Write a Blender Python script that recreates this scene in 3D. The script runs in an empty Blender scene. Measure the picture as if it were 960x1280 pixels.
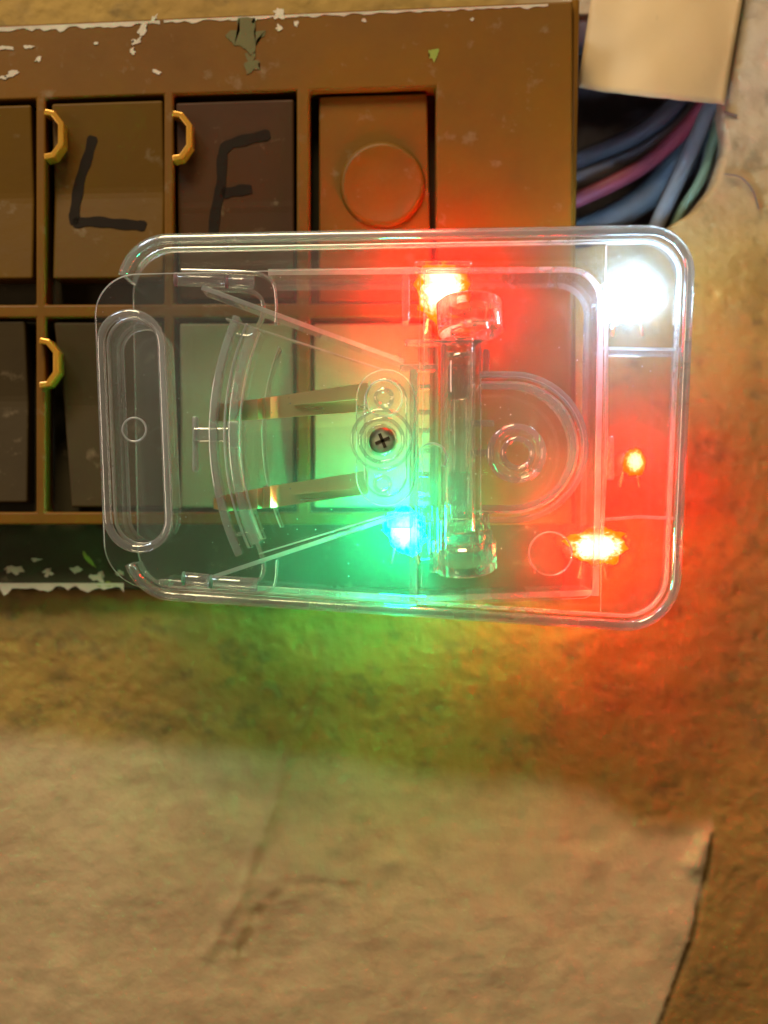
import bpy, bmesh, math, random
import numpy as np
from mathutils import Vector, noise as mnoise
random.seed(7)
R = math.radians
scene = bpy.context.scene
COL = scene.collection

# ---------------------------------------------------------------- camera, world, lamps
CAM_Y = -0.286; FRONT = -0.036; S = 0.000125          # metres per photo pixel on the front of the case
cam = bpy.data.cameras.new('camera'); camo = bpy.data.objects.new('camera', cam); COL.objects.link(camo)
camo.location = (0, CAM_Y, 0); camo.rotation_euler = (R(90), 0, 0)
cam.sensor_fit = 'VERTICAL'; cam.sensor_height = 36; cam.lens = 36*0.25/0.16
cam.clip_start = 0.01; cam.clip_end = 20
cam.dof.use_dof = True; cam.dof.focus_distance = 0.252; cam.dof.aperture_fstop = 15
scene.camera = camo
w = bpy.data.worlds.new('World'); scene.world = w; w.use_nodes = True
w.node_tree.nodes['Background'].inputs[0].default_value = (1.0, 0.76, 0.46, 1)
w.node_tree.nodes['Background'].inputs[1].default_value = 0.09
def area(name, loc, target, size, power, color):
    l = bpy.data.lights.new(name, 'AREA'); l.size = size; l.energy = power; l.color = color
    o = bpy.data.objects.new(name, l); COL.objects.link(o); o.location = loc
    o.rotation_euler = (Vector(target)-Vector(loc)).to_track_quat('-Z', 'Y').to_euler(); return o
area('ceiling_lamp', (-0.10, -0.42, 0.55), (0, 0, 0), 0.22, 3.9, (1.0, 0.78, 0.46))
area('room_lamp', (-0.55, -0.55, 0.05), (0, 0, 0), 0.25, 1.0, (1.0, 0.76, 0.58))
area('glint_softbox', (-0.20, -0.26, 0.30), (-.02, -.03, .01), 0.07, 0.55, (.72, .84, 1.0))  # added cool softbox, there to give glints on the plastic edges
scene.view_settings.view_transform = 'Standard'; scene.view_settings.look = 'None'
scene.view_settings.exposure = 0; scene.view_settings.gamma = 1
scene.render.engine = 'CYCLES'
cy = scene.cycles
cy.max_bounces = 10; cy.transmission_bounces = 8; cy.glossy_bounces = 4; cy.diffuse_bounces = 3; cy.transparent_max_bounces = 28
cy.sample_clamp_indirect = 6.0; cy.caustics_reflective = False; cy.caustics_refractive = False
scene.render.resolution_x = 768; scene.render.resolution_y = 1024

# ---------------------------------------------------------------- helpers
def P(px, py, y=FRONT):
    k = S*(y-CAM_Y)/0.25
    return Vector(((px-480)*k, y, (640-py)*k))
def xz(px, py, y=FRONT):
    p = P(px, py, y); return (p.x, p.z)
def link(name, me, mats=(), parent=None, smooth=False):
    for m in (mats if isinstance(mats, (list, tuple)) else [mats]): me.materials.append(m)
    if smooth:
        for p in me.polygons: p.use_smooth = True
    o = bpy.data.objects.new(name, me); COL.objects.link(o)
    if parent: o.parent = parent
    return o
def fin(name, bm, mats, parent=None, smooth=False, bevel=0, seg=2, label=None, kind=None):
    bmesh.ops.recalc_face_normals(bm, faces=bm.faces[:])
    me = bpy.data.meshes.new(name); bm.to_mesh(me); bm.free()
    o = link(name, me, mats, parent, smooth)
    if bevel:
        b = o.modifiers.new('bevel', 'BEVEL'); b.width = bevel; b.segments = seg; b.limit_method = 'ANGLE'; b.angle_limit = R(40)
        b.harden_normals = False
    if label: o['label'] = label
    if kind: o['kind'] = kind
    return o
def tag(o, label=None, cat=None, group=None, kind=None):
    for k, v in (('label', label), ('category', cat), ('group', group), ('kind', kind)):
        if v: o[k] = v
    return o
def empty(name, loc=(0, 0, 0)):
    o = bpy.data.objects.new(name, None); COL.objects.link(o); o.location = loc; o.empty_display_size = .01; return o
def roundpoly(corners, radii, n=10):
    """corners: [(x,z)..] metres in order; returns rounded outline"""
    out = []; N = len(corners)
    for i in range(N):
        p = Vector(corners[i]); a = Vector(corners[i-1]); b = Vector(corners[(i+1) % N]); r = radii[i]
        if r <= 0: out.append(tuple(p)); continue
        da = (a-p).normalized(); db = (b-p).normalized()
        ang = da.angle(db); t = r/math.tan(ang/2); c = p+(da+db).normalized()*(r/math.sin(ang/2))
        s = p+da*t-c; e = p+db*t-c; tot = s.angle(e)
        for k in range(n+1):
            f = k/n
            v = (s*math.sin((1-f)*tot)+e*math.sin(f*tot))/math.sin(tot)
            out.append(tuple(c+v))
    return out
def rpx(corners, radii, y=FRONT, n=10):
    k = S*(y-CAM_Y)/0.25
    return roundpoly([xz(a, b, y) for a, b in corners], [r*k for r in radii], n)
def stadium(cx, cyy, w_, h_, y=FRONT, skew=0, n=14):
    pts = []; r = w_/2
    for k in range(n+1):
        a = math.pi*k/n; pts.append((cx+r*math.cos(a), cyy-(h_/2-r)-r*math.sin(a)))
    for k in range(n+1):
        a = math.pi+math.pi*k/n; pts.append((cx+r*math.cos(a), cyy+(h_/2-r)-r*math.sin(a)))
    return [xz(x+skew*(yy-cyy)/h_, yy, y) for x, yy in pts]
def add_prism(bm, pts, y0, y1, side_mat=0, flat_mat=0):
    a = [bm.verts.new((x, y0, z)) for x, z in pts]; b = [bm.verts.new((x, y1, z)) for x, z in pts]
    f = bm.faces.new(a); f.material_index = flat_mat
    f = bm.faces.new(b[::-1]); f.material_index = flat_mat
    for i in range(len(a)):
        j = (i+1) % len(a); f = bm.faces.new((a[i], a[j], b[j], b[i])); f.material_index = side_mat
def add_wall(bm, pts, t, y0, y1, closed=False, mat=0, edge_mat=None):
    """ribbon of thickness t following pts (metres), from y0 to y1"""
    if edge_mat is None: edge_mat = mat
    n = len(pts); L = []; Rr = []
    for i in range(n):
        if closed: a, b = Vector(pts[i-1]), Vector(pts[(i+1) % n])
        else: a, b = Vector(pts[max(i-1, 0)]), Vector(pts[min(i+1, n-1)])
        d = (b-a).normalized(); nn = Vector((-d.y, d.x))*t/2; p = Vector(pts[i])
        L.append(p+nn); Rr.append(p-nn)
    V = [[bm.verts.new((p.x, y, p.y)) for p in ring] for ring, y in ((L, y0), (Rr, y0), (L, y1), (Rr, y1))]
    rng = range(n if closed else n-1)
    for i in rng:
        j = (i+1) % n
        for (q, r_), m in (((0, 1), edge_mat), ((3, 2), edge_mat), ((2, 0), mat), ((1, 3), mat)):
            f = bm.faces.new((V[q][i], V[q][j], V[r_][j], V[r_][i])); f.material_index = m
    if not closed:
        for i in (0, n-1):
            f = bm.faces.new((V[0][i], V[1][i], V[3][i], V[2][i])); f.material_index = edge_mat
def add_tube(bm, pts, r, n=12, closed=False, mat=0):
    pts = [Vector(p) for p in pts]; N = len(pts); rings = []
    prev = None
    for i in range(N):
        a = pts[i-1] if (closed or i > 0) else pts[0]; b = pts[(i+1) % N] if (closed or i < N-1) else pts[-1]
        d = (b-a).normalized()
        u = Vector((0, 1, 0)) - d*d.y
        if u.length < .1: u = Vector((1, 0, 0)) - d*d.x
        u.normalize(); v = d.cross(u); rr = r[i] if isinstance(r, (list, tuple)) else r
        rings.append([bm.verts.new(pts[i]+(u*math.cos(2*math.pi*k/n)+v*math.sin(2*math.pi*k/n))*rr) for k in range(n)])
    for i in range(N if closed else N-1):
        A, B = rings[i], rings[(i+1) % N]
        for k in range(n):
            f = bm.faces.new((A[k], A[(k+1) % n], B[(k+1) % n], B[k])); f.material_index = mat
    if not closed:
        for rg in (rings[0], rings[-1]): f = bm.faces.new(rg); f.material_index = mat
def add_lathe(bm, c, prof, axis='Y', n=40, mat=0, cap=True):
    """prof: [(r, h)..]; axis Y: h is added to y; axis Z: h is added to z"""
    rings = []
    for r, h in prof:
        ring = []
        for k in range(n):
            a = 2*math.pi*k/n
            if axis == 'Y': ring.append(bm.verts.new((c[0]+r*math.cos(a), c[1]+h, c[2]+r*math.sin(a))))
            elif axis == 'Z': ring.append(bm.verts.new((c[0]+r*math.cos(a), c[1]+r*math.sin(a), c[2]+h)))
            else: ring.append(bm.verts.new((c[0]+h, c[1]+r*math.cos(a), c[2]+r*math.sin(a))))
        rings.append(ring)
    for A, B in zip(rings, rings[1:]):
        for k in range(n):
            f = bm.faces.new((A[k], A[(k+1) % n], B[(k+1) % n], B[k])); f.material_index = mat
    if cap:
        for rg in (rings[0], rings[-1]): f = bm.faces.new(rg); f.material_index = mat
def add_box(bm, x0, x1, y0, y1, z0, z1, mat=0):
    add_prism(bm, [(x0, z0), (x1, z0), (x1, z1), (x0, z1)], y0, y1, mat, mat)
def pxbox(bm, x0, y0, x1, y1, d0, d1, mat=0, at=None):
    a = xz(x0, y0, at if at is not None else min(d0, d1)); b = xz(x1, y1, at if at is not None else min(d0, d1))
    add_box(bm, a[0], b[0], d0, d1, b[1], a[1], mat)
def smoothpath(pts, n=8):
    out = []
    for i in range(len(pts)-1):
        p0 = Vector(pts[max(i-1, 0)]); p1 = Vector(pts[i]); p2 = Vector(pts[i+1]); p3 = Vector(pts[min(i+2, len(pts)-1)])
        for k in range(n):
            t = k/n
            out.append(0.5*((2*p1)+(-p0+p2)*t+(2*p0-5*p1+4*p2-p3)*t*t+(-p0+3*p1-3*p2+p3)*t**3))
    out.append(Vector(pts[-1])); return out

# ---------------------------------------------------------------- materials
class M:
    def __init__(s, name):
        s.m = bpy.data.materials.new(name); s.m.use_nodes = True; s.t = s.m.node_tree; s.t.nodes.clear()
        s.out = s.n('ShaderNodeOutputMaterial')
    def n(s, typ, ins=None, **kw):
        nd = s.t.nodes.new(typ)
        for k, v in kw.items(): setattr(nd, k, v)
        for k, v in (ins or {}).items():
            if hasattr(v, 'links') or isinstance(v, bpy.types.NodeSocket): s.t.links.new(v, nd.inputs[k])
            else: nd.inputs[k].default_value = v
        return nd
    def ramp(s, fac, stops):
        r = s.n('ShaderNodeValToRGB', {'Fac': fac}); e = r.color_ramp.elements
        while len(e) < len(stops): e.new(.5)
        for el, (p, c) in zip(e, stops): el.position = p; el.color = (*c, 1) if len(c) == 3 else c
        return r.outputs[0]
    def noise(s, scale, detail=4, rough=.55, vec=None):
        d = {'Scale': scale, 'Detail': detail, 'Roughness': rough}
        if vec is None: vec = s.n('ShaderNodeTexCoord').outputs['Object']
        d['Vector'] = vec
        return s.n('ShaderNodeTexNoise', d).outputs['Fac']
    def mixc(s, f, a, b, mode='MIX'):
        nd = s.n('ShaderNodeMix', data_type='RGBA', blend_type=mode)
        for i, v in ((0, f), (6, a), (7, b)):
            if isinstance(v, bpy.types.NodeSocket): s.t.links.new(v, nd.inputs[i])
            else: nd.inputs[i].default_value = (*v, 1) if isinstance(v, tuple) and len(v) == 3 else v
        return nd.outputs[2]
    def math(s, op, a, b=0.0, clamp=False):
        nd = s.n('ShaderNodeMath', operation=op, use_clamp=clamp)
        for i, v in ((0, a), (1, b)):
            if isinstance(v, bpy.types.NodeSocket): s.t.links.new(v, nd.inputs[i])
            else: nd.inputs[i].default_value = v
        return nd.outputs[0]
    def shader_out(s, sh): s.t.links.new(sh, s.out.inputs[0]); return s.m
    def princ(s, **k):
        p = s.n('ShaderNodeBsdfPrincipled')
        for kk, v in k.items():
            kk = kk.replace('_', ' ')
            if isinstance(v, bpy.types.NodeSocket): s.t.links.new(v, p.inputs[kk])
            else: p.inputs[kk].default_value = (*v, 1) if isinstance(v, tuple) and len(v) == 3 else v
        return p.outputs[0]
    def bump(s, h, strength=.3, dist=.0003):
        return s.n('ShaderNodeBump', {'Height': h, 'Strength': strength, 'Distance': dist}).outputs[0]

def clear_mat(name, dust=.035, gloss_boost=0.0, glass=0.0, tint=(.97, .975, .97), rough=.04, speck=True, trans=.82):
    """clear moulded plastic: lets light straight through thin walls, mirror-like at grazing angles, a film of dust on it"""
    m = M(name)
    tc = m.n('ShaderNodeTexCoord').outputs['Object']
    wv = m.n('ShaderNodeBump', {'Height': m.noise(60, 3, .5, tc), 'Strength': .25, 'Distance': .001}).outputs[0]
    facing = m.n('ShaderNodeLayerWeight', {'Blend': .5, 'Normal': wv}).outputs['Facing']
    fr = m.math('ADD', m.math('MULTIPLY', m.math('POWER', facing, 4.0), .85), .045+gloss_boost)
    tr = m.n('ShaderNodeBsdfTransparent', {'Color': (*tint, 1)}).outputs[0]
    gl = m.n('ShaderNodeBsdfGlossy', {'Roughness': rough, 'Color': (1, 1, 1, 1), 'Normal': wv}).outputs[0]
    a = m.n('ShaderNodeMixShader', {0: fr, 1: tr, 2: gl}).outputs[0]
    if glass:
        g = m.n('ShaderNodeBsdfGlass', {'Roughness': .015, 'IOR': 1.49, 'Color': (.985, .99, .985, 1), 'Normal': wv}).outputs[0]
        a = m.n('ShaderNodeMixShader', {0: glass, 1: a, 2: g}).outputs[0]
    df = m.n('ShaderNodeBsdfDiffuse', {'Color': (.75, .76, .76, 1)}).outputs[0]
    tl = m.n('ShaderNodeBsdfTranslucent', {'Color': (.8, .8, .8, 1)}).outputs[0]
    dt = m.n('ShaderNodeMixShader', {0: trans, 1: df, 2: tl}).outputs[0]
    film = m.math('MULTIPLY', m.ramp(m.noise(45, 5, .6, tc), [(.3, (.2,)*3), (.72, (1.7,)*3)]), dust)
    if speck:
        vo = m.n('ShaderNodeTexVoronoi', {'Vector': tc, 'Scale': 750.0, 'Randomness': 1.0})
        sp = m.ramp(vo.outputs['Distance'], [(.05, (1,)*3), (.11, (0,)*3)])
        gate = m.ramp(m.n('ShaderNodeSeparateColor', {0: vo.outputs['Color']}).outputs[0], [(.5, (0,)*3), (.9, (1,)*3)])
        sc = m.n('ShaderNodeMapping', {'Vector': tc, 'Rotation': (0, .6, 0), 'Scale': (900, 900, 40)})
        scr = m.ramp(m.n('ShaderNodeTexNoise', {'Vector': sc.outputs[0], 'Scale': 1.0, 'Detail': 1.0}).outputs['Fac'], [(.70, (0,)*3), (.76, (1,)*3)])
        film = m.math('ADD', film, m.math('ADD', m.math('MULTIPLY', m.math('MULTIPLY', sp, gate), .5), m.math('MULTIPLY', scr, dust*.8)))
    film = m.math('MINIMUM', film, .9)
    return m.shader_out(m.n('ShaderNodeMixShader', {0: film, 1: a, 2: dt}).outputs[0])
CLEAR = clear_mat('clear_plastic', .022)
PLATE = clear_mat('clear_plate', .026)
BRIGHT = clear_mat('clear_ground_edge', .22, gloss_boost=.22, glass=.25, rough=.08, speck=False, trans=.4)
BACKP = clear_mat('clear_back', .05, speck=False, trans=.6)
EDGE = clear_mat('clear_edge', .45, gloss_boost=.12, rough=.18, speck=False, trans=.6)
SOLID = clear_mat('clear_solid', .035, gloss_boost=.12, glass=.35, rough=.05, speck=False)
RIM = clear_mat('clear_rim', .13, gloss_boost=.16, glass=.35, rough=.1, speck=False, trans=.5)

GLASSY = clear_mat('clear_glassy', .03, gloss_boost=.22, glass=.5, rough=.03, speck=False)
FROST = clear_mat('clear_frosted', .17, gloss_boost=.14, glass=.25, rough=.07, speck=False, trans=.55)
def brown(name, base, dark, rough=.38, dirt=True):
    m = M(name); tc = m.n('ShaderNodeTexCoord').outputs['Object']
    n1 = m.noise(40, 6, .62, tc); n2 = m.noise(260, 4, .6, tc)
    c = m.mixc(m.ramp(n1, [(.35, (0,)*3), (.7, (1,)*3)]), base, dark)
    if dirt:
        c = m.mixc(m.ramp(n2, [(.62, (0,)*3), (.75, (.5,)*3)]), c, (.22, .16, .09))
    r = m.ramp(n1, [(.3, (rough-.08,)*3), (.7, (rough+.2,)*3)])
    return m.shader_out(m.princ(Base_Color=c, Roughness=r, Normal=m.bump(n2, .35, .0002), Specular_IOR_Level=.15))
FRAME = brown('brown_bakelite', (.165, .072, .007), (.12, .050, .005))
ROCK = brown('rocker_brown', (.125, .062, .007), (.10, .048, .006), .33)
ROCKD = brown('rocker_dark_brown', (.062, .027, .009), (.048, .021, .008), .42)
ROCKS = brown('rocker_grey_brown', (.06, .040, .014), (.045, .030, .012), .45)
BACKING = brown('board_back', (.055, .045, .022), (.035, .03, .016), .7)
CREAM = brown('cream_plastic', (.30, .285, .19), (.25, .235, .145), .4)
def simple(name, col, rough=.5, metal=0, bumps=0, bscale=400, **k):
    m = M(name); kw = dict(Base_Color=col, Roughness=rough, Metallic=metal, **k)
    if bumps: kw['Normal'] = m.bump(m.noise(bscale, 4), bumps, .0003)
    n = m.noise(120, 4)
    kw['Base_Color'] = m.mixc(m.ramp(n, [(.3, (0,)*3), (.7, (1,)*3)]), col, tuple(c*.78 for c in col))
    return m.shader_out(m.princ(**kw))
GOLD = simple('amber_catch', (.62, .30, .035), .22, .35)
MARK = simple('marker_ink', (.02, .014, .009), .9, 0, 0, 400, Specular_IOR_Level=.1)
PAINTW = simple('old_paint', (.55, .47, .33), .8, 0, .6)
PAINTG = simple('green_paint', (.10, .085, .015), .7, 0, .4)
PAINTL = simple('lime_paint', (.22, .28, .02), .6)
def brass():
    m = M('contact_brass'); tc = m.n('ShaderNodeTexCoord').outputs['Object']
    mp = m.n('ShaderNodeMapping', {'Vector': tc, 'Scale': (30, 30, 500)}).outputs[0]
    n = m.noise(1, 3, .5, mp)
    return m.shader_out(m.princ(Base_Color=m.mixc(n, (.78, .66, .36), (.66, .54, .27)), Metallic=.8, Roughness=m.ramp(n, [(.3, (.26,)*3), (.7, (.34,)*3)])))
BRASS = brass()
STEEL = simple('screw_steel', (.50, .55, .36), .4, .3)
def emit(name, col, s, rim):
    """hot chip in the middle of the bulb, cooler coloured resin towards its edge"""
    m = M(name); g = m.n('ShaderNodeTexCoord').outputs['Generated']
    mp = m.n('ShaderNodeMapping', {'Vector': g, 'Location': (-.5, 0, -.5), 'Scale': (1, 0, 1)}).outputs[0]
    d = m.n('ShaderNodeVectorMath', {0: mp}, operation='LENGTH').outputs['Value']
    d = m.math('ADD', d, m.math('MULTIPLY', m.math('SUBTRACT', m.noise(9, 4, .7, g), .5), .5))
    f = m.ramp(d, [(.14, (0,)*3), (.38, (1,)*3)])
    c = m.mixc(f, col, rim)
    st = m.ramp(d, [(.25, (1,)*3), (.5, (.35,)*3)])
    return m.shader_out(m.n('ShaderNodeEmission', {'Color': c, 'Strength': m.math('MULTIPLY', st, s)}).outputs[0])

# ---------------------------------------------------------------- numpy noise for the wall
rs = np.random.RandomState(5)
def vnoise(X, Y, seed=0):
    g = np.random.RandomState(seed).rand(256, 256)
    xi = np.floor(X).astype(int); yi = np.floor(Y).astype(int); fx = X-xi; fy = Y-yi
    fx = fx*fx*(3-2*fx); fy = fy*fy*(3-2*fy)
    a = g[yi % 256, xi % 256]; b = g[yi % 256, (xi+1) % 256]; c = g[(yi+1) % 256, xi % 256]; d = g[(yi+1) % 256, (xi+1) % 256]
    return (a*(1-fx)+b*fx)*(1-fy)+(c*(1-fx)+d*fx)*fy
def fbm(X, Y, o=5, seed=0, g=.5):
    s = 0; a = 1; t = 0
    for i in range(o): s = s+a*vnoise(X*2**i+i*17.3, Y*2**i+i*9.1, seed+i); t += a; a *= g
    return s/t
def sstep(a, b, x):
    t = np.clip((x-a)/(b-a), 0, 1); return t*t*(3-2*t)
def polydist(X, Y, poly):
    """signed distance (inside positive)"""
    d = np.full(X.shape, 1e9); ins = np.zeros(X.shape, bool)
    for i in range(len(poly)):
        x0, y0 = poly[i-1]; x1, y1 = poly[i]
        dx, dy = x1-x0, y1-y0; t = np.clip(((X-x0)*dx+(Y-y0)*dy)/(dx*dx+dy*dy), 0, 1)
        d = np.minimum(d, np.hypot(X-x0-t*dx, Y-y0-t*dy))
        c = ((y0 > Y) != (y1 > Y)); xx = (x1-x0)*(Y-y0)/((y1-y0) if y1 != y0 else 1e-9)+x0
        ins ^= (c & (X < xx))
    return np.where(ins, d, -d)

# ---------------------------------------------------------------- wall
def build_wall():
    xs = np.arange(-420, 1381, 3.0); ys = np.arange(-420, 1701, 3.0)
    X, Y = np.meshgrid(xs, ys)
    wob = (fbm(X/60, Y/60, 4, 11)-.5)
    # the paler smooth coat below
    Bx = np.interp(X, [-420, 0, 150, 350, 520, 700, 760, 800, 840, 892, 900], [905, 922, 928, 948, 968, 985, 1000, 1030, 1040, 1035, 1035])
    lower = Y-Bx+wob*26
    right = np.interp(Y, [0, 1030, 1045, 1120, 1200, 1290, 1700], [892, 892, 888, 874, 852, 822, 700])-X+(fbm(X/16, Y/16, 3, 40)-.5)*9
    dcoat = np.minimum(lower/2.5, right*1.0)
    coat_sharp = sstep(-1, 3, np.minimum(lower/70, right))
    coat = sstep(-9, 9, lower/2.6)*sstep(-2, 2, right)
    # geometry, metres towards the camera (-y)
    h = (fbm(X/90, Y/90, 4, 3)-.5)*.0016
    rough = (fbm(X/12, Y/12, 4, 21)-.5)*.00055
    pits = -sstep(.70, .80, fbm(X/9, Y/9, 3, 31))*.0002
    brush = (fbm(X/70+Y/300, Y/13, 4, 51)-.5)*.00016+(fbm(X/40, Y/30, 4, 61)-.5)*.00045
    h += (1-coat)*(rough+pits)+coat*brush+coat_sharp*.00042
    # raised trowel ridges
    def ridge(pts, wd, amp):
        d = np.full(X.shape, 1e9)
        for (x0, y0), (x1, y1) in zip(pts, pts[1:]):
            dx, dy = x1-x0, y1-y0; t = np.clip(((X-x0)*dx+(Y-y0)*dy)/(dx*dx+dy*dy), 0, 1)
            d = np.minimum(d, np.hypot(X-x0-t*dx, Y-y0-t*dy))
        return amp*np.exp(-(d/wd)**2)
    r1 = ridge([(405, 855), (385, 900), (360, 950), (345, 1005), (320, 1060), (300, 1120), (260, 1190)], 8, 1)
    r2 = ridge([(445, 1105), (360, 1105), (320, 1140), (300, 1190)], 7, 1)*.7
    h += (r1*.0005-r2*.0003)*(.5+fbm(X/20, Y/20, 3, 77))
    crack = (.45+.8*fbm(X/22, Y/22, 3, 222))*ridge([(890, 1045), (886, 1085), (874, 1125), (868, 1170), (850, 1215), (842, 1240), (826, 1275), (800, 1340), (780, 1500)], 3.2, 1)
    h -= crack*.0006
    h += ridge([(880, 1050), (868, 1080)], 12, .0012)
    hole = [(700, 20), (905, 20), (905, 150), (907, 185), (896, 228), (872, 262), (838, 285), (790, 300), (700, 312)]
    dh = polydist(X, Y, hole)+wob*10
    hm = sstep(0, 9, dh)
    h = h*(1-hm)-hm*(.017+.003*fbm(X/40, Y/40, 3, 90))
    k = S*(0-CAM_Y)/0.25
    co = np.stack([(X-480)*k, -h, (640-Y)*k], -1).reshape(-1, 3)
    ny, nx = X.shape
    idx = np.arange(nx*ny).reshape(ny, nx)
    f = np.stack([idx[:-1, :-1], idx[1:, :-1], idx[1:, 1:], idx[:-1, 1:]], -1).reshape(-1, 4)
    me = bpy.data.meshes.new('wall'); me.vertices.add(len(co)); me.vertices.foreach_set('co', co.ravel())
    me.loops.add(f.size); me.loops.foreach_set('vertex_index', f.ravel().astype(np.int32))
    me.polygons.add(len(f)); me.polygons.foreach_set('loop_start', np.arange(0, f.size, 4, dtype=np.int32))
    me.polygons.foreach_set('loop_total', np.full(len(f), 4, np.int32))
    me.update(); me.validate()
    # colour masks: coat, dirt blotches and painted shade, inside of hollow, red lamp light
    blot = sstep(.50, .70, fbm(X/38, Y/30, 5, 101, .6)+(.10*np.exp(-((Y-880)/60.)**2))-.02)
    fine = sstep(.45, .72, fbm(X/15, Y/13, 4, 121, .6))
    dirt = np.clip(blot*(.25+.6*fine)+pits*-500, 0, 1)*(1-coat*.85)
    topwall = sstep(380, 60, Y)*sstep(600, 760, X)
    rust = np.clip(r2*1.0+r1*.35+ridge([(330, 1140), (295, 1185), (300, 1205)], 14, .6), 0, 1)*sstep(.35, .6, fbm(X/14, Y/14, 3, 140))
    board_shade = sstep(700, 740, Y)*sstep(860, 780, Y)*sstep(.3, .6, fbm(X/60, Y/30, 3, 150))  # shade below the board, painted as a darker band
    # the hollow beside the raised coat edge is coloured darker
    for nm, a in (('coat', coat), ('dirt', np.clip(dirt+.75*crack+board_shade*.5, 0, 1)), ('hollow', hm), ('rust', rust), ('pale', topwall), ('red_glow', sstep(380, 900, X)*sstep(330, 560, Y)*(.6+.4*fbm(X/80, Y/80, 3, 200)))):
        at = me.attributes.new(nm, 'FLOAT', 'POINT'); at.data.foreach_set('value', a.ravel().astype(np.float32))
    m = M('plaster')
    A = lambda n: m.n('ShaderNodeAttribute', attribute_name=n).outputs['Fac']
    tc = m.n('ShaderNodeTexCoord').outputs['Object']
    n1 = m.noise(22, 5, .6, tc); n2 = m.noise(150, 5, .65, tc)
    raw = m.mixc(m.ramp(n1, [(.35, (0,)*3), (.65, (1,)*3)]), (.345, .215, .04), (.275, .155, .028))
    ct = m.mixc(m.ramp(n1, [(.35, (0,)*3), (.65, (1,)*3)]), (.53, .385, .21), (.46, .31, .16))
    pale = m.mixc(m.ramp(n1, [(.35, (0,)*3), (.65, (1,)*3)]), (.46, .36, .25), (.40, .30, .20))
    c = m.mixc(A('pale'), raw, pale)
    c = m.mixc(m.math('MULTIPLY', A('red_glow'), .8), c, (.225, .10, .018))  # red lamp light on the right side, put into the wall colour
    c = m.mixc(m.math('MULTIPLY', A('coat'), .85), c, ct)
    c = m.mixc(m.ramp(n2, [(.5, (0,)*3), (.75, (.35,)*3)]), c, (.20, .12, .05))
    c = m.mixc(m.math('MULTIPLY', A('dirt'), .6), c, (.085, .06, .018))  # dirt, with the painted shade under the board mixed in
    c = m.mixc(m.math('MULTIPLY', A('rust'), .6), c, (.20, .10, .02))
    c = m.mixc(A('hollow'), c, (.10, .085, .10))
    mp = m.n('ShaderNodeMapping', {'Vector': tc, 'Scale': (60, 60, 260)}).outputs[0]
    hh = m.math('ADD', m.noise(1100, 6, .65, tc), m.math('MULTIPLY', m.noise(1, 4, .55, mp), .45))
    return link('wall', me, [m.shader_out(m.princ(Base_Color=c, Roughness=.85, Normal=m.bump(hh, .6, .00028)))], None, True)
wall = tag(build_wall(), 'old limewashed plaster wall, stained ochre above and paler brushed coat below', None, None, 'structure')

def bmark(pts, wpx, y, name, mat, parent, thick=.00012):
    bm = bmesh.new(); path = smoothpath([(*xz(a, b, y), 0) for a, b in pts], 6)
    P2 = [(p.x, p.y) for p in path]
    add_wall(bm, P2, wpx*S, y, y-thick, False)
    return fin(name, bm, [mat], parent)
PENCIL = simple('pencil', (.20, .14, .12), .8)
bmark([(905, 218), (925, 222), (940, 238), (948, 262)], 1.6, -.0005, 'pencil_scribble', PENCIL, wall, .0006)
bmark([(905, 140), (914, 143), (921, 145)], 2.0, -.0005, 'pencil_scribble', PENCIL, wall, .0006)

# ---------------------------------------------------------------- switch board
BF = -0.0125                                           # face of its brown frame
def wb(x, y):
    return (x, y+(-.045*x+10)*(1-y/420) if y < 420 else y)
board = empty('switch_board', (0, 0, 0))
tag(board, 'brown plastic switchboard with two rows of rockers, marked L and F, behind the clear case', 'switchboard')
def plate_holes(xs, ys, holes, y0, y1):
    bm = bmesh.new(); nx, ny = len(xs)-1, len(ys)-1
    vf = {}; 
    def V(i, j, d):
        k = (i, j, d)
        if k not in vf:
            a = wb(xs[i], ys[j]); p = P(a[0], a[1], BF); vf[k] = bm.verts.new((p.x, d, p.z))
        return vf[k]
    solid = lambda i, j: 0 <= i < nx and 0 <= j < ny and (i, j) not in holes
    for i in range(nx):
        for j in range(ny):
            if not solid(i, j): continue
            bm.faces.new((V(i, j, y1), V(i+1, j, y1), V(i+1, j+1, y1), V(i, j+1, y1)))
            bm.faces.new((V(i, j, y0), V(i, j+1, y0), V(i+1, j+1, y0), V(i+1, j, y0)))
            for di, dj, a, b in ((-1, 0, (i, j), (i, j+1)), (1, 0, (i+1, j), (i+1, j+1)), (0, -1, (i, j), (i+1, j)), (0, 1, (i, j+1), (i+1, j+1))):
                if not solid(i+di, j+dj):
                    bm.faces.new((V(*a, y0), V(*b, y0), V(*b, y1), V(*a, y1)))
    return bm
XS = [-270, -105, 45, 57, 205, 217, 371, 387, 545, 716]
YS = [22, 118, 380, 397, 640, 656]
holes = {(i, j) for i in (1, 3, 5, 7) for j in (1, 3)}
fin('frame', plate_holes(XS, YS, holes, -.0060, BF), [FRAME], board, bevel=.0004, seg=3)
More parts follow.
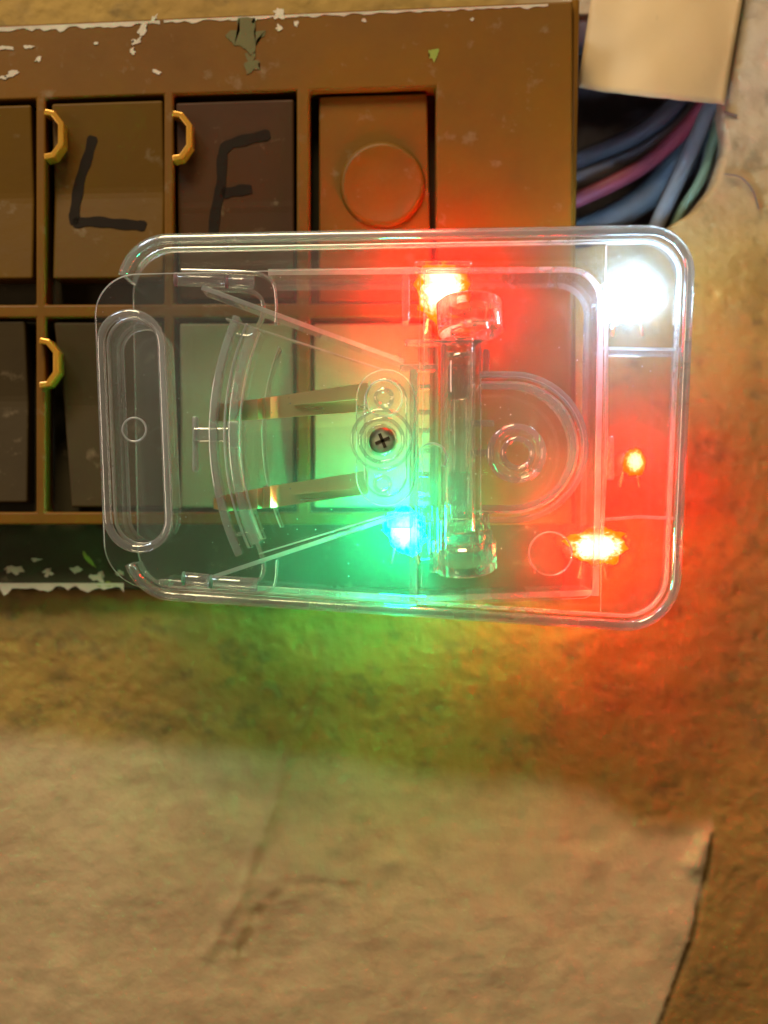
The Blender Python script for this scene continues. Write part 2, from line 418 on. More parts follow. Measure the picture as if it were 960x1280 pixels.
# raised lip along the right-hand edge
bm = bmesh.new()
a, b = P(712, 0, BF), P(703, 660, BF)
add_tube(bm, [(P(721, -4, BF).x, -.0105, P(0, -4, BF).z), (P(716, 300, BF).x, -.0105, P(0, 300, BF).z), (P(716, 655, BF).x, -.0105, P(0, 655, BF).z)], .0007, 10)
fin('edge_lip', bm, [FRAME], board, True)
bm = bmesh.new()
add_prism(bm, [xz(-270, 34, -.006), xz(712, 6, -.006), xz(708, 738, -.006), xz(-270, 738, -.006)], .0008, -.0040)
fin('back_box', bm, [BACKING], board, bevel=.0005)
def rocker(x0, y0, x1, y1, fold, dt, df, db, mat, letter=None, skew=0):
    """a rocker with two faces meeting at fold; dt, df, db: depth of top edge, fold and bottom edge"""
    bm = bmesh.new(); rows = [(y0, dt), (fold-7, df+(dt-df)*.06), (fold, df-.00005), (fold+7, df+(db-df)*.06), (y1, db)]
    F = []
    for yy, d in rows:
        F.append([bm.verts.new(P(*wb(xx+skew*(yy-y0)/(y1-y0)*(1 if xx == x0 else 0), yy), BF)+Vector((0, d-BF, 0))) for xx in (x0, x1)])
    B = [[bm.verts.new((v.co.x, -.0042, v.co.z)) for v in r] for r in (F[0], F[-1])]
    for r0, r1 in zip(F, F[1:]): bm.faces.new((r0[0], r0[1], r1[1], r1[0]))
    bm.faces.new((B[0][0], B[0][1], F[0][1], F[0][0])); bm.faces.new((F[-1][0], F[-1][1], B[1][1], B[1][0]))
    bm.faces.new([F[i][0] for i in range(5)]+[B[1][0], B[0][0]]); bm.faces.new([F[i][1] for i in range(4, -1, -1)]+[B[0][1], B[1][1]])
    bm.faces.new((B[0][0], B[1][0], B[1][1], B[0][1]))
    o = fin('rocker', bm, [mat], board, bevel=.0004, seg=3)
    if letter:
        def depth(yy):
            return np.interp(yy, [r[0] for r in rows], [r[1] for r in rows])
        for pts in letter:
            bm = bmesh.new(); ph = smoothpath([(a, b, 0) for a, b in pts], 7)
            n = len(ph); L = []; 
            for i, p in enumerate(ph):
                q0 = ph[max(i-1, 0)]; q1 = ph[min(i+1, n-1)]; d = (q1-q0).normalized(); nn = Vector((-d.y, d.x, 0))
                wd = 6.4+1.3*math.sin(i*.9)*(.5)+random.uniform(-.3, .3)
                e = 1-.35*max(0, 1-min(i, n-1-i)/1.5)
                L.append([(p+nn*wd*e), (p-nn*wd*e)])
            vs = []
            for l, r in L:
                row = []
                for q in (l, r):
                    yv = depth(q.y); qq = P(q.x, q.y, BF); row.append((qq.x, yv, qq.z))
                vs.append(row)
            up = [[bm.verts.new((c[0], c[1]-.00012, c[2])) for c in r] for r in vs]
            dn = [[bm.verts.new((c[0], c[1]+.0001, c[2])) for c in r] for r in vs]
            for i in range(n-1):
                bm.faces.new((up[i][0], up[i][1], up[i+1][1], up[i+1][0]))
                bm.faces.new((up[i][0], up[i+1][0], dn[i+1][0], dn[i][0])); bm.faces.new((up[i][1], dn[i][1], dn[i+1][1], up[i+1][1]))
            for i in (0, n-1): bm.faces.new((up[i][0], up[i][1], dn[i][1], dn[i][0]))
            fin('marker_stroke', bm, [MARK], o)
    return o
r_ = rocker(-100, 124, 38, 345, 240, -.0120, -.0096, -.0108, ROCK)
r_ = rocker(64, 124, 203, 346, 236, -.0122, -.0098, -.0112, ROCK,
       [[(115, 168), (108, 192), (96, 225), (90, 262), (90, 278)], [(88, 276), (115, 274), (145, 277), (172, 279), (180, 281)]])
r_['label'] = 'rocker with the letter L in black marker'
r_ = rocker(219, 127, 367, 372, 258, -.0118, -.0106, -.0100, ROCKD,
       [[(337, 166), (310, 172), (284, 180), (277, 194), (275, 230), (268, 262), (264, 300)], [(276, 240), (295, 236), (314, 234)]], skew=3)
r_['label'] = 'darker rocker with the letter F in black marker'
# switch bank, lower row
rocker(-100, 400, 30, 628, 500, -.0118, -.0090, -.0100, ROCKS)
rocker(66, 402, 203, 634, 505, -.0118, -.0092, -.0102, ROCKS, skew=20)
o = rocker(224, 404, 366, 634, 520, -.0120, -.0105, -.0115, CREAM); o['label'] = 'cream coloured module seen through the case'
o = rocker(392, 404, 540, 634, 520, -.0115, -.0105, -.0115, CREAM); o['label'] = 'cream coloured module seen through the case'
# blank with a round dial in the last opening of the upper row
bm = bmesh.new(); add_prism(bm, [xz(*wb(398, 122), BF), xz(*wb(534, 122), BF), xz(*wb(540, 376), BF), xz(*wb(398, 376), BF)], -.0042, -.0100)
bk = fin('blank_plate', bm, [FRAME], board, bevel=.0003)
bm = bmesh.new(); c = P(478, 229, -.0115); r = 54*S*1.09
add_lathe(bm, (c.x, -.0099, c.z), [(r, .0005), (r, -.0004), (r-.0004, -.0010), (r-.0010, -.0010), (r-.0016, -.0008), (r*.4, -.0008), (.0001, -.0008)], 'Y', 56)
fin('round_dial', bm, [FRAME], bk, True)
# amber catches
def catch(x, y, s=1.0):
    bm = bmesh.new(); pts = [(x-2, y), (x+9*s, y+2), (x+19*s, y+15), (x+19*s, y+40), (x+9*s, y+54), (x-2, y+56)]
    V = [P(a, b, -.0138) for a, b in pts]; V = [V[0]+Vector((0, .003, 0))]+V+[V[-1]+Vector((0, .003, 0))]
    add_wall(bm, [(v.x, v.z) for v in V[1:-1]], .00105, -.0146, -.0100); fin('catch', bm, [GOLD], board, False, .0002)
catch(58, 141); catch(218, 143); catch(52, 426)
# paint flecks and smears
def blob(cx, cyy, rx, ry, y, mat, name, seed, parent=board, n=22, rot=0, th=.00015):
    rr = random.Random(seed); bm = bmesh.new(); pts = []
    for k in range(n):
        a = 2*math.pi*k/n; f = .75+.45*mnoise.noise(Vector((math.cos(a)*1.6+seed*3.1, math.sin(a)*1.6, seed)))*1.6+rr.uniform(-.1, .1)
        dx, dy = rx*math.cos(a)*f, ry*math.sin(a)*f
        pts.append(xz(cx+dx*math.cos(rot)-dy*math.sin(rot), cyy+dx*math.sin(rot)+dy*math.cos(rot), y))
    add_prism(bm, pts, y+.0001, y-th); bmesh.ops.triangulate(bm, faces=[f for f in bm.faces if len(f.verts) > 4])
    return fin(name, bm, [mat], parent)
fl = [(178, 38, 12, 5, -1.1), (170, 52, 10, 4, 2.6), (166, 64, 4, 6, 0), (192, 24, 9, 4, -.8), (8, 60, 12, 3, 0), (36, 59, 8, 3, 0), (48, 74, 6, 3, -.7), (16, 92, 12, 4, -.3), (4, 97, 8, 3, 0),
      (196, 90, 9, 3, .4), (348, 18, 10, 8, 0), (349, 34, 5, 5, 0), (370, 30, 4, 5, 0), (318, 25, 3, 5, .6), (120, 54, 4, 2, 0), (455, 26, 4, 3, 0), (590, 24, 3, 2, 0)]
for i, (a, b, c_, d, ro) in enumerate(fl): blob(a, b, c_, d, BF, PAINTW, 'paint_fleck', i+1, rot=ro)
def paintline(x0, x1, yf, seed, mat, y, wd=3):
    bm = bmesh.new(); t = []; u = []
    for i, x in enumerate(np.arange(x0, x1, 5)):
        yy = yf(x); a = mnoise.noise(Vector((x*.06, seed, 0))); b = mnoise.noise(Vector((x*.11, seed+5, 0)))
        t.append(xz(x, yy-wd*.4, y)); u.append(xz(x, yy+max(.3, wd*(.55+a*1.5+.7*b)), y))
    T = [bm.verts.new((p[0], y-.00018, p[1])) for p in t]; U = [bm.verts.new((p[0], y-.00012, p[1])) for p in u]
    T2 = [bm.verts.new((p[0], y+.0001, p[1])) for p in t]; U2 = [bm.verts.new((p[0], y+.0001, p[1])) for p in u]
    for i in range(len(t)-1):
        bm.faces.new((T[i], T[i+1], U[i+1], U[i])); bm.faces.new((U[i], U[i+1], U2[i+1], U2[i])); bm.faces.new((T[i], T2[i], T2[i+1], T[i+1]))
    return fin('paint_edge', bm, [mat], board)
paintline(-60, 205, lambda x: wb(x, 22)[1]+5, 3, PAINTW, BF, 5)
paintline(205, 690, lambda x: wb(x, 22)[1]+4, 9, PAINTW, BF, 3)
paintline(-120, 158, lambda x: 732, 13, PAINTW, -.0040, 8)
for i, (a, b, c_, d) in enumerate([(15, 712, 14, 8), (60, 716, 8, 6), (95, 712, 9, 5), (122, 722, 12, 8), (150, 716, 6, 4), (45, 700, 7, 3)]): blob(a, b, c_, d, -.0040, PAINTW, 'paint_fleck', 40+i)
blob(310, 45, 24, 26, BF, PAINTG, 'paint_smear', 61); blob(314, 78, 13, 16, BF, PAINTG, 'paint_smear', 62)
blob(541, 69, 9, 9, BF, PAINTL, 'paint_smear', 63); blob(112, 700, 16, 3, -.0040, PAINTL, 'paint_smear', 64, rot=.9); blob(135, 730, 18, 4, -.0040, PAINTL, 'paint_smear', 65)

# ---------------------------------------------------------------- paper over the hollow, cables in it
def paper():
    bm = bmesh.new(); nu, nv = 26, 24; G = []
    rr = random.Random(3)
    for j in range(nv+1):
        row = []
        for i in range(nu+1):
            u, v = i/nu, j/nv
            xl = 748-26*v**1.1; xr = 940-34*v
            px = xl+(xr-xl)*u; py = -70+(178+22*u**.8)*v + (1.2*mnoise.noise(Vector((u*9, v*2, 0))) if j == nv else 0)
            d = -.0012-.0028*math.sin(math.pi*min(1, u*1.05))*v-.0016*v*v-.0004*mnoise.noise(Vector((u*4, v*4, 2)))
            row.append(bm.verts.new(P(px, py, d)))
        G.append(row)
    for j in range(nv):
        for i in range(nu): bm.faces.new((G[j][i], G[j+1][i], G[j+1][i+1], G[j][i+1]))
    m = M('paper'); tc = m.n('ShaderNodeTexCoord').outputs['Object']; n = m.noise(35, 5, .6, tc)
    c = m.mixc(m.ramp(n, [(.35, (0,)*3), (.7, (1,)*3)]), (.60, .41, .20), (.52, .35, .17))
    v = m.ramp(m.noise(190, 2, .5, tc), [(.72, (0,)*3), (.78, (1,)*3)])
    c = m.mixc(m.math('MULTIPLY', v, .5), c, (.3, .2, .1))
    o = fin('paper_flap', bm, [m.shader_out(m.princ(Base_Color=c, Roughness=.6, Normal=m.bump(n, .3, .001)))], None, True)
    so = o.modifiers.new('thickness', 'SOLIDIFY'); so.thickness = .00035
    return o
tag(paper(), 'cream paper flap stuck over the top of the dark hollow in the wall', 'paper')
def cable(pts, r, mat, name='cable'):
    bm = bmesh.new(); add_tube(bm, smoothpath([P(a, b, d) for a, b, d in pts], 8), r, 16); return fin(name, bm, [mat], None, True)
CR = simple('cable_red', (.24, .04, .07), .6); CG = simple('cable_green', (.14, .22, .15), .6); CB = simple('cable_blue', (.17, .20, .25), .6)
CD = simple('cable_black', (.055, .048, .062), .6); CV = simple('cable_grey', (.17, .145, .17), .5); CL = simple('cable_slate', (.12, .13, .15), .55)
g = 'cables bunched in the wall hollow'
tag(cable([(900, 60, .004), (880, 130, .006), (820, 195, .007), (760, 232, .006), (690, 262, .006)], .00145, CR), 'dull red cable curving across the dark hollow beside the switchboard', 'cable', g)
tag(cable([(915, 70, .004), (884, 140, .005), (852, 215, .006), (822, 280, .007), (800, 340, .008)], .0014, CB), 'pale blue cable running down the hollow, between the red and green ones', 'cable', g)
tag(cable([(935, 80, .006), (900, 150, .006), (878, 220, .006), (848, 270, .008), (820, 330, .010)], .0009, CG), 'green cable nearest the right rim of the hollow', 'cable', g)
tag(cable([(880, 40, .008), (850, 120, .008), (800, 165, .009), (740, 192, .009), (680, 215, .008)], .0018, CD), 'black cable at the top of the hollow, just under the paper flap', 'cable', g)
tag(cable([(890, 60, .010), (860, 150, .010), (790, 200, .010), (690, 238, .010)], .0023, CV), 'thick grey cable curving between the black cable and the red one', 'cable', g)
tag(cable([(905, 70, .011), (868, 170, .011), (820, 235, .011), (760, 275, .011), (690, 300, .011)], .0026, CL), 'thick slate cable lowest in the hollow, under the red one', 'cable', g)

# ---------------------------------------------------------------- the clear case
case = empty('signal_case', P(480, 560, -.0140))
tag(case, 'clear plastic case with glowing red, green and white lamps held against the brown switchboard', 'indicator case')
def part(name, bm, mats, smooth=False, bevel=0, seg=2, label=None, parent=None):
    par = parent or case
    o = fin(name, bm, mats, par, smooth, bevel, seg, label)
    o.matrix_parent_inverse = par.matrix_world.inverted() if par is not case else __import__('mathutils').Matrix.Translation(-Vector(case.location))
    return o
YR = -.0245                                            # front of tray walls
OUT = rpx([(152, 300), (864, 287), (842, 786), (160, 741)], [58, 52, 62, 60], YR, 14)
bm = bmesh.new(); add_prism(bm, OUT, -.0128, -.0140, 1, 0); part('tray_floor', bm, [BACKP, EDGE], bevel=.0003)
bm = bmesh.new(); add_wall(bm, OUT[2:-3], .0011, -.0141, YR, False, 0, 1); part('tray_wall', bm, [CLEAR, EDGE], bevel=.0003)
bm = bmesh.new(); add_tube(bm, [(x, YR-.0002, z) for x, z in OUT[2:-3]], .00088, 12, False); part('tray_rim', bm, [RIM], True)
OUT2 = rpx([(166, 312), (852, 300), (831, 773), (172, 731)], [50, 44, 52, 50], YR, 14)
bm = bmesh.new(); add_wall(bm, OUT2[5:-6], .0005, YR+.0012, YR-.0006, False, 0, 0); part('inner_ledge', bm, [EDGE], bevel=.0002)
# sliding front plate with the finger grip
SL = rpx([(116, 343), (526, 333), (521, 758), (131, 732)], [52, 7, 8, 60], FRONT, 14)
bm = bmesh.new(); add_prism(bm, SL, FRONT, FRONT+.0014, 1, 0); slider = part('front_plate', bm, [PLATE, EDGE], bevel=.0003, seg=3)
for (cx, wd, hh, t, y0, y1) in ((169, 76, 294, .0013, FRONT-.0012, FRONT+.0001),):
    bm = bmesh.new(); add_wall(bm, stadium(cx, 539, wd, hh, FRONT, 12), t, y0, y1, True, 0, 0)
    part('grip_ridge', bm, [FROST], True, bevel=.00045, seg=3, parent=None)
bm = bmesh.new(); add_wall(bm, stadium(171, 539, 66, 284, FRONT, 12), .0007, FRONT+.0015, FRONT+.0150, True, 0, 1); part('grip_well', bm, [CLEAR, EDGE], bevel=.0002)
bm = bmesh.new(); add_prism(bm, stadium(171, 539, 62, 280, FRONT, 12), FRONT+.0142, FRONT+.0150, 1, 0); part('grip_floor', bm, [BACKP, EDGE])
def ring(name, px, py, y, ro, ri, h, mat, n=44, par=None):
    bm = bmesh.new(); c = P(px, py, y); k = S*(y-CAM_Y)/.25; ro *= k; ri *= k; b = min(.0002, (ro-ri)*.3)
    prof = [(ri, 0), (ri, -h+b), (ri+b, -h), (ro-b, -h), (ro, -h+b), (ro, 0)]
    add_lathe(bm, (c.x, y, c.z), prof+[prof[0]], 'Y', n, cap=False)
    return part(name, bm, [mat], True, parent=par)
ring('mould_mark', 168, 537, FRONT+.0001, 16, 13.5, .0003, EDGE)
ring('mould_mark', 688, 692, -.0330, 28, 26, .0004, EDGE)
# second cover plate
CV2 = rpx([(530, 337), (750, 337), (742, 748), (526, 756)], [4, 42, 14, 4], -.0330, 12)
bm = bmesh.new(); add_prism(bm, CV2, -.0330, -.0320, 1, 0); part('cover_plate', bm, [PLATE, EDGE], bevel=.0003)
bm = bmesh.new()
wp = [xz(745, 745, -.032), xz(751, 372, -.032)]+[xz(711+40*math.cos(a), 377-40*math.sin(a), -.032) for a in np.linspace(.1, math.pi/2, 10)]+[xz(335, 340, -.032)]
add_wall(bm, wp, .0010, -.0319, -.0142, False, 0, 1)
part('inner_wall', bm, [CLEAR, EDGE], bevel=.0002)
bm = bmesh.new(); add_wall(bm, [xz(196, 728, -.034), xz(520, 750, -.034), xz(742, 742, -.034)], .0010, -.0319, -.0142, False, 0, 1); part('inner_wall', bm, [CLEAR, EDGE], bevel=.0002)
bm = bmesh.new(); add_wall(bm, [xz(757, 352, YR), xz(757, 560, YR), xz(750, 700, YR)], .0007, YR-.001, -.0142, False, 0, 1); part('compartment_rib', bm, [CLEAR, EDGE], bevel=.0002)
for pts in ([(753, 435), (858, 437)], [(750, 650), (800, 646), (843, 648)]):
    bm = bmesh.new(); add_wall(bm, [xz(a, b, YR) for a, b in pts], .0006, YR, -.0142, False, 0, 1); part('compartment_rib', bm, [CLEAR, EDGE], bevel=.00015)
# cover over the right-hand compartment
RC = rpx([(757, 306), (848, 304), (828, 768), (750, 768)], [4, 40, 48, 4], YR+.002, 12)
bm = bmesh.new(); add_prism(bm, RC, YR+.0012, YR+.0020, 1, 0); part('side_cover', bm, [PLATE, EDGE], bevel=.0002)
# curved guide rails
def arcpts(off, a0=385, a1=700, y=FRONT):
    # circle through (300,378) (262,540) (306,704) shifted by off in x
    out = []
    cx, cyy, rr = 262+372, 541, 372
    for t in np.linspace(math.asin((a0-cyy)/rr), math.asin((a1-cyy)/rr), 28): out.append(xz(cx-(rr-off)*math.cos(t), cyy+(rr-off)*math.sin(t), y))
    return out
for off, t, y0, y1, mt in ((2, .0012, -.0345, -.0300, BRIGHT), (17, .0005, -.0340, -.027, CLEAR), (27, .0014, -.0338, -.0260, BRIGHT), (36, .0005, -.0335, -.0250, CLEAR), (62, .0003, -.030, -.022, CLEAR)):
    bm = bmesh.new(); add_wall(bm, arcpts(off, 392+off*.2, 696-off*.2), t, y0, y1, False, 0, 1 if mt is CLEAR else 0)
    part('guide_rail', bm, [mt, EDGE], bevel=.0002)
bm = bmesh.new(); pxbox(bm, 240, 534, 287, 552, -.0338, -.0320); pxbox(bm, 284, 526, 299, 560, -.0336, -.0300); part('stop_tab', bm, [RIM], bevel=.0003)
bm = bmesh.new(); pxbox(bm, 240, 520, 246, 590, -.0330, -.0300); part('stop_tab', bm, [EDGE], bevel=.0003)
# the four ends: short rods with hooked corners
RODC = clear_mat('cap_red_lit', .5, speck=False, tint=(.95, .35, .4)); RODG = clear_mat('cap_green_lit', .5, speck=False, tint=(.3, .95, .65))  # lamp light caught in the rod ends, put in as a tint
def hook(pts, y, w_=.0007, name='hook_rail'):
    bm = bmesh.new(); add_wall(bm, [(p.x, p.y) for p in smoothpath([(*xz(a, b, y), 0) for a, b in pts], 6)], w_, y, y+.0030, False, 0, 0); part(name, bm, [RIM], bevel=.0002)
hook([(225, 337), (300, 339), (326, 342), (341, 354), (345, 380), (344, 405)], -.0345, .0004)
hook([(258, 360), (300, 361), (322, 368), (329, 385), (322, 408), (312, 420), (294, 418)], -.0340, .0006)
hook([(232, 738), (300, 741), (325, 741), (342, 733), (346, 700)], -.0345, .0004)
hook([(296, 668), (312, 668), (322, 682), (329, 706), (326, 722), (316, 730)], -.0340, .0006)
for (x0, x1, yy, sl) in ((218, 282, 349, 2), (282, 318, 352, 1), (228, 262, 723, 3), (262, 322, 727, 4)):
    bm = bmesh.new(); add_tube(bm, [P(x0, yy, -.0338), P(x1, yy+sl, -.0338)], 8.6*S, 16); part('rod', bm, [FROST], True, .0002)
    bm = bmesh.new(); add_tube(bm, [P(x0-.5, yy, -.0339), P(x0+4, yy+.1, -.0339)], 8.9*S, 16); part('rod_cap', bm, [RODC if yy < 500 else RODG], True, .0002)
# slanting arms of the V
def arm(a, b, y0, y1, t, mat=CLEAR, wf=None):
    bm = bmesh.new(); add_wall(bm, [xz(*a, y0), xz(*b, y0)], t, y0, y1, False, 0, 1); return part('slanting_arm', bm, [mat, EDGE], bevel=.0001)
arm((252, 359), (505, 452), -.0343, -.0260, .0008)
arm((282, 398), (492, 466), -.0325, -.0300, .0003)
arm((258, 724), (505, 642), -.0343, -.0260, .0007)
arm((325, 692), (480, 645), -.0325, -.0300, .0003)
# brass contact leaves
def leaf(top, bot, name='contact_leaf'):
    """top/bot: pixel edges at matching stations; sheet with waves in depth"""
    bm = bmesh.new(); N = 60; xs = [p[0] for p in top]; up = []
    prof_x = [266, 274, 282, 288, 300, 312, 322, 330, 338, 348, 460]; prof_y = [-.0312, -.0298, -.0318, -.0300, -.0282, -.0308, -.0332, -.0306, -.0326, -.0308, -.0290]
    F = []; B = []
    for i in range(N+1):
        x = 267+(460-267)*(i/N)**1.25
        yt = np.interp(x, [p[0] for p in top], [p[1] for p in top]); yb = np.interp(x, [p[0] for p in bot], [p[1] for p in bot])
        d = float(np.interp(x, prof_x, prof_y))
        F.append((P(x, yt, d), P(x, yb, d)))
    vf = [[bm.verts.new(p) for p in r] for r in F]; vb = [[bm.verts.new(p+Vector((0, .0003, 0))) for p in r] for r in F]
    for i in range(N):
        bm.faces.new((vf[i][0], vf[i][1], vf[i+1][1], vf[i+1][0])); bm.faces.new((vb[i][0], vb[i+1][0], vb[i+1][1], vb[i][1]))
        for k in (0, 1): bm.faces.new((vf[i][k], vf[i+1][k], vb[i+1][k], vb[i][k]))
    for i in (0, N): bm.faces.new((vf[i][0], vf[i][1], vb[i][1], vb[i][0]))
    o = part(name, bm, [BRASS], True); o.modifiers.new('e', 'EDGE_SPLIT').split_angle = R(50)
    return o
leaf([(267, 510), (274, 510), (276, 505), (340, 496), (400, 487), (460, 478)], [(267, 526), (284, 527), (340, 523), (460, 514)])
leaf([(267, 623), (274, 623), (276, 620), (340, 607), (400, 598), (460, 588)], [(267, 636), (284, 639), (345, 634), (460, 617)])
for (a, b, c_, d) in ((368, 506, 448, 498), (368, 618, 448, 609)):
    bm = bmesh.new(); add_wall(bm, [xz(a, b, -.0308), xz(c_, d, -.0308)], .0002, -.0312, -.0300); part('leaf_crease', bm, [BRASS])
# pivot plate, bosses, screw
bm = bmesh.new(); add_prism(bm, stadium(482, 547, 74, 172, -.0362), -.0362, -.0352, 1, 0); part('pivot_plate', bm, [PLATE, EDGE], bevel=.0003, seg=3)
bm = bmesh.new(); add_wall(bm, stadium(482, 547, 52, 146, -.0366), .0003, -.0366, -.0361, True); part('pivot_ridge', bm, [RIM], bevel=.0001)
ring('rivet_eye', 480, 498, -.0361, 13, 7.5, .0013, FROST); ring('rivet_eye', 478, 605, -.0361, 12, 7, .0013, FROST)
ring('rivet_collar', 480, 498, -.0361, 24, 21.5, .0006, EDGE)
ring('screw_boss', 477, 550, -.0363, 39, 35, .0018, FROST); ring('screw_boss', 477, 551, -.0363, 29, 24.5, .0026, RIM)
ring('screw_boss', 477, 551, -.0352, 20, 16.5, .0030, SOLID)
bm = bmesh.new(); c = P(478, 551, -.0366); add_lathe(bm, (c.x, -.0350, c.z), [(.0021, 0), (.0021, -.0012), (.0017, -.0019), (.0008, -.0022), (.0001, -.0022)], 'Y', 36)
sc = part('screw', bm, [STEEL], True)
for a in (.4, .4+math.pi/2):
    bm = bmesh.new(); d = Vector((math.cos(a), 0, math.sin(a)))*.0012; cc = Vector((c.x, -.0371, c.z))
    add_wall(bm, [((cc-d).x, (cc-d).z), ((cc+d).x, (cc+d).z)], .0005, -.0373, -.0368); part('screw_slot', bm, [BACKING])
# central column, rails, end knobs
c = P(575, 545, -.031)
bm = bmesh.new(); r = .0025; z0 = P(0, 668, -.031).z; z1 = P(0, 420, -.031).z
add_lathe(bm, (c.x, -.0300, 0), [(r*.55, z0), (r, z0+.0003), (r, z1-.0003), (r*.55, z1)], 'Z', 36); part('spindle', bm, [GLASSY], True, .0002)
bm = bmesh.new(); add_lathe(bm, (c.x-.0003, -.0300, 0), [(.0011, z0+.002), (.0013, z0+.004), (.0013, z1-.007), (.0004, z1-.005)], 'Z', 24); part('spindle_core', bm, [RIM], True)
def knob(px, py0, py1, rp, y, tilt):
    bm = bmesh.new(); a = P(px, py0, y); b = P(px, py1, y); r = rp*S*(y-CAM_Y)/.25; h = a.z-b.z
    add_lathe(bm, (0, 0, 0), [(r*.62, -h/2+.0012), (r*.62, -h/2), (r-.0003, -h/2), (r, -h/2+.0003), (r, h/2-.0003), (r-.0003, h/2), (r*.62, h/2), (r*.62, h/2-.0012)], 'Z', 48)
    from mathutils import Matrix
    bmesh.ops.transform(bm, matrix=Matrix.Translation(((a.x), y, (a.z+b.z)/2)) @ Matrix.Rotation(tilt, 4, 'X') @ Matrix.Rotation(R(-3), 4, 'Y'), verts=bm.verts)
    return part('end_knob', bm, [GLASSY], True)
k_ = knob(587, 376, 418, 41, -.0300, R(-14)); k_.modifiers.new('e', 'EDGE_SPLIT').split_angle = R(35)
k_ = knob(581, 674, 712, 40, -.0300, R(16)); k_.modifiers.new('e', 'EDGE_SPLIT').split_angle = R(35)
def bar(x0, y0, x1, y1, d0, d1, mat=SOLID, name='rail', bv=.0003): 
    bm = bmesh.new(); pxbox(bm, x0, y0, x1, y1, d0, d1); return part(name, bm, [mat], bevel=bv, seg=3)
bar(512, 462, 522, 757, -.0355, -.0343, RIM); bar(537, 424, 548, 716, -.0345, -.0300); bar(551, 424, 557, 700, -.0350, -.0330, RIM)
bar(590, 424, 602, 665, -.0345, -.0300); bar(560, 440, 588, 446, -.0338, -.0310, RIM, 'cross_rib')
bar(506, 424, 600, 430, -.0338, -.0300, RIM, 'cross_rib'); bar(500, 455, 546, 463, -.0350, -.0320, RIM, 'cross_rib')
for yy in (480, 512, 535, 560, 590, 620): bar(523, yy, 538, yy+6, -.0345, -.0325, RIM, 'cross_rib', .0002)
for (x0_, y0_, x1_, y1_) in ((523, 430, 536, 454), (523, 596, 536, 616), (560, 455, 588, 500), (560, 590, 588, 632), (548, 640, 604, 650), (604, 436, 612, 470), (604, 640, 612, 664)): bar(x0_, y0_, x1_, y1_, -.0342, -.0322, SOLID, 'coupling_block', .0004)
for yy in (525, 562): bar(588, yy, 618, yy+8, -.0345, -.0325, RIM, 'cross_rib', .0002)
bm = bmesh.new(); add_wall(bm, [xz(540+18*math.cos(a), 572-18*math.sin(a), -.0350) for a in np.linspace(-.6, math.pi+.3, 20)], .0003, -.0352, -.0335); part('lug', bm, [EDGE])
bm = bmesh.new(); add_prism(bm, stadium(575, 470, 26, 60, -.0345), -.0345, -.0335, 0, 0); part('lug', bm, [SOLID], bevel=.0003)
bar(484, 640, 516, 660, -.0345, -.0310, RIM, 'lamp_holder'); bar(524, 632, 541, 652, -.0345, -.0310, RIM, 'lamp_holder'); bar(524, 672, 537, 700, -.0350, -.0330, RIM, 'lamp_holder')
bar(606, 662, 616, 704, -.0335, -.0290, SOLID, 'cross_rib'); 
# round-nosed lobe on the right
def lobe(ins, y):
    pts = [xz(600+ins*.2, 468+ins, y)]
    cx, cyy, rx, ry = 640, 559, 92-ins, 91-ins
    for a in np.linspace(math.pi/2, -math.pi/2, 30): pts.append(xz(cx+rx*math.cos(a), cyy-ry*math.sin(a), y))
    pts.append(xz(600+ins*.2, 650-ins, y)); return pts
bm = bmesh.new(); add_prism(bm, lobe(2, -.0335), -.0338, -.0331, 1, 0); part('lobe_plate', bm, [PLATE, EDGE], bevel=.0002)
bm = bmesh.new(); add_wall(bm, lobe(0, -.0350), .0010, -.0352, -.0332, False, 0, 0); part('lobe_rim', bm, [FROST], bevel=.00025, seg=3)
bm = bmesh.new(); add_wall(bm, lobe(15, -.0345), .0009, -.0347, -.0335, False, 0, 0); part('lobe_rim', bm, [FROST], bevel=.00025, seg=3)
bm = bmesh.new(); add_wall(bm, lobe(10, -.0335), .0006, -.0330, -.0220, False, 0, 1); part('lobe_wall', bm, [CLEAR, EDGE], bevel=.0002)
ring('lobe_boss', 645, 567, -.0335, 37, 30, .0018, FROST); ring('lobe_boss', 646, 567, -.0335, 21, 15, .0024, FROST); ring('lobe_boss', 645, 567, -.0250, 34, 24, .0040, SOLID)

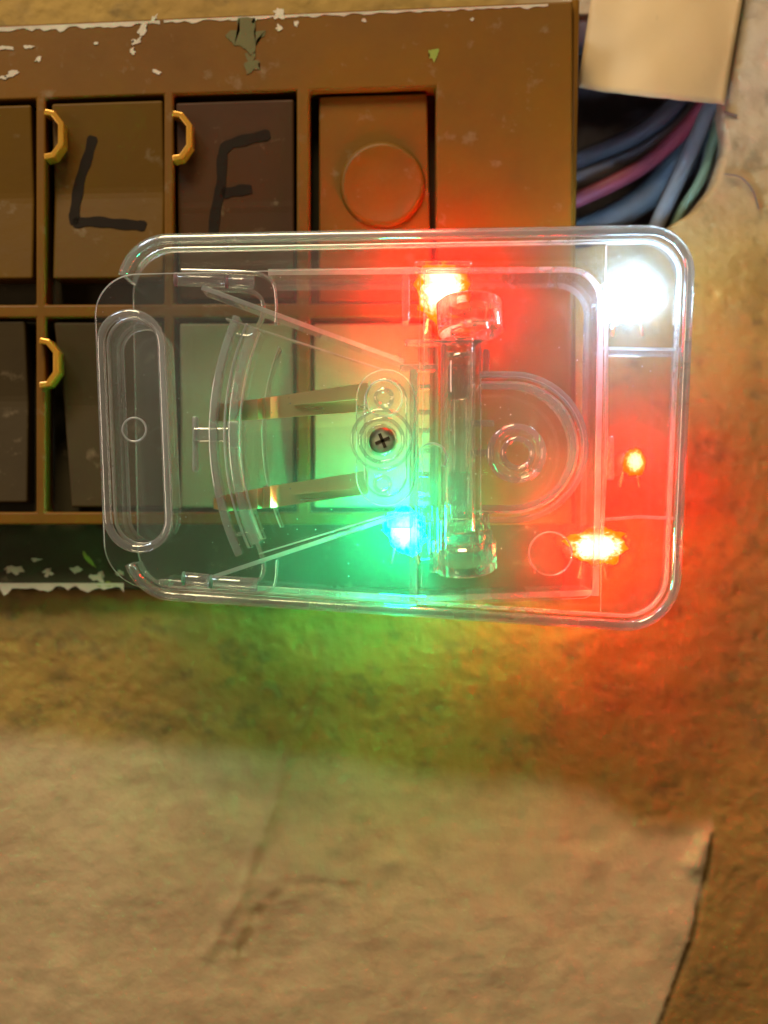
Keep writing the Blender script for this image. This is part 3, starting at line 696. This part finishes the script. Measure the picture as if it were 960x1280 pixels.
# ---------------------------------------------------------------- glowing lamps
def led(px, py, y, r, col, s, label, sx=1, sz=1, rim=(1, .0016, 0)):
    c = P(px, py, y)
    bm = bmesh.new(); add_lathe(bm, (c.x, y, c.z), [(r*1.25, .0010), (r*1.25, .0002), (r*1.05, 0)], 'Y', 24); base = part('lamp', bm, [PLATE], label=label)
    bm = bmesh.new(); bmesh.ops.create_uvsphere(bm, u_segments=28, v_segments=16, radius=r)
    for v in bm.verts: v.co *= 1+.42*mnoise.noise(v.co/r*1.9+Vector((px, py, 0)))+.22*mnoise.noise(v.co/r*6+Vector((py, px, 0)))
    bmesh.ops.scale(bm, vec=(sx, 1, sz), verts=bm.verts); bmesh.ops.translate(bm, vec=(c.x, y-r*.9, c.z), verts=bm.verts)
    o = fin('glowing_bulb', bm, [emit('glow_'+label.split()[0], col, s, rim)], base, True)
    for dx in (-.45, .45):
        bm = bmesh.new(); add_tube(bm, [(c.x+dx*r, y+.0008, c.z), (c.x+dx*r*1.3, y+.0022, c.z-r*.4), (c.x+dx*r*2.2, y+.0030, c.z-r*2.4)], .00022, 8); part('lead_wire', bm, [STEEL], True, parent=None)
    return base
RED = (1.0, .020, .0010); GRN = (.0, 1.0, .30); WHT = (.28, .60, 1.0)
led(552, 366, -.0185, .0027, (1.0, .010, .006), 430, 'red lamp glowing near the top of the case', 1.45, 1.65)
led(744, 681, -.0180, .0024, (1.0, .010, .006), 430, 'red lamp glowing at the lower right', 2.0, 1.2)
led(791, 578, -.0175, .0017, (1.0, .008, .003), 300, 'small red lamp at the right edge', 1, 1.25)
led(506, 664, -.0205, .0023, (.003, 1.0, .38), 560, 'green lamp glowing below the pivot', 1.3, 1.5, (0, .9, .30))
led(788, 371, -.0190, .0026, WHT, 190, 'white lamp glaring in the upper right corner', 1.6, 1.15, (.5, .8, 1))
bar(503, 334, 512, 402, -.0250, -.0180, FROST, 'lamp_holder'); bar(518, 326, 590, 331, -.0240, -.0180, FROST, 'lamp_holder')
bar(762, 545, 768, 600, -.0235, -.0170, FROST, 'lamp_holder')
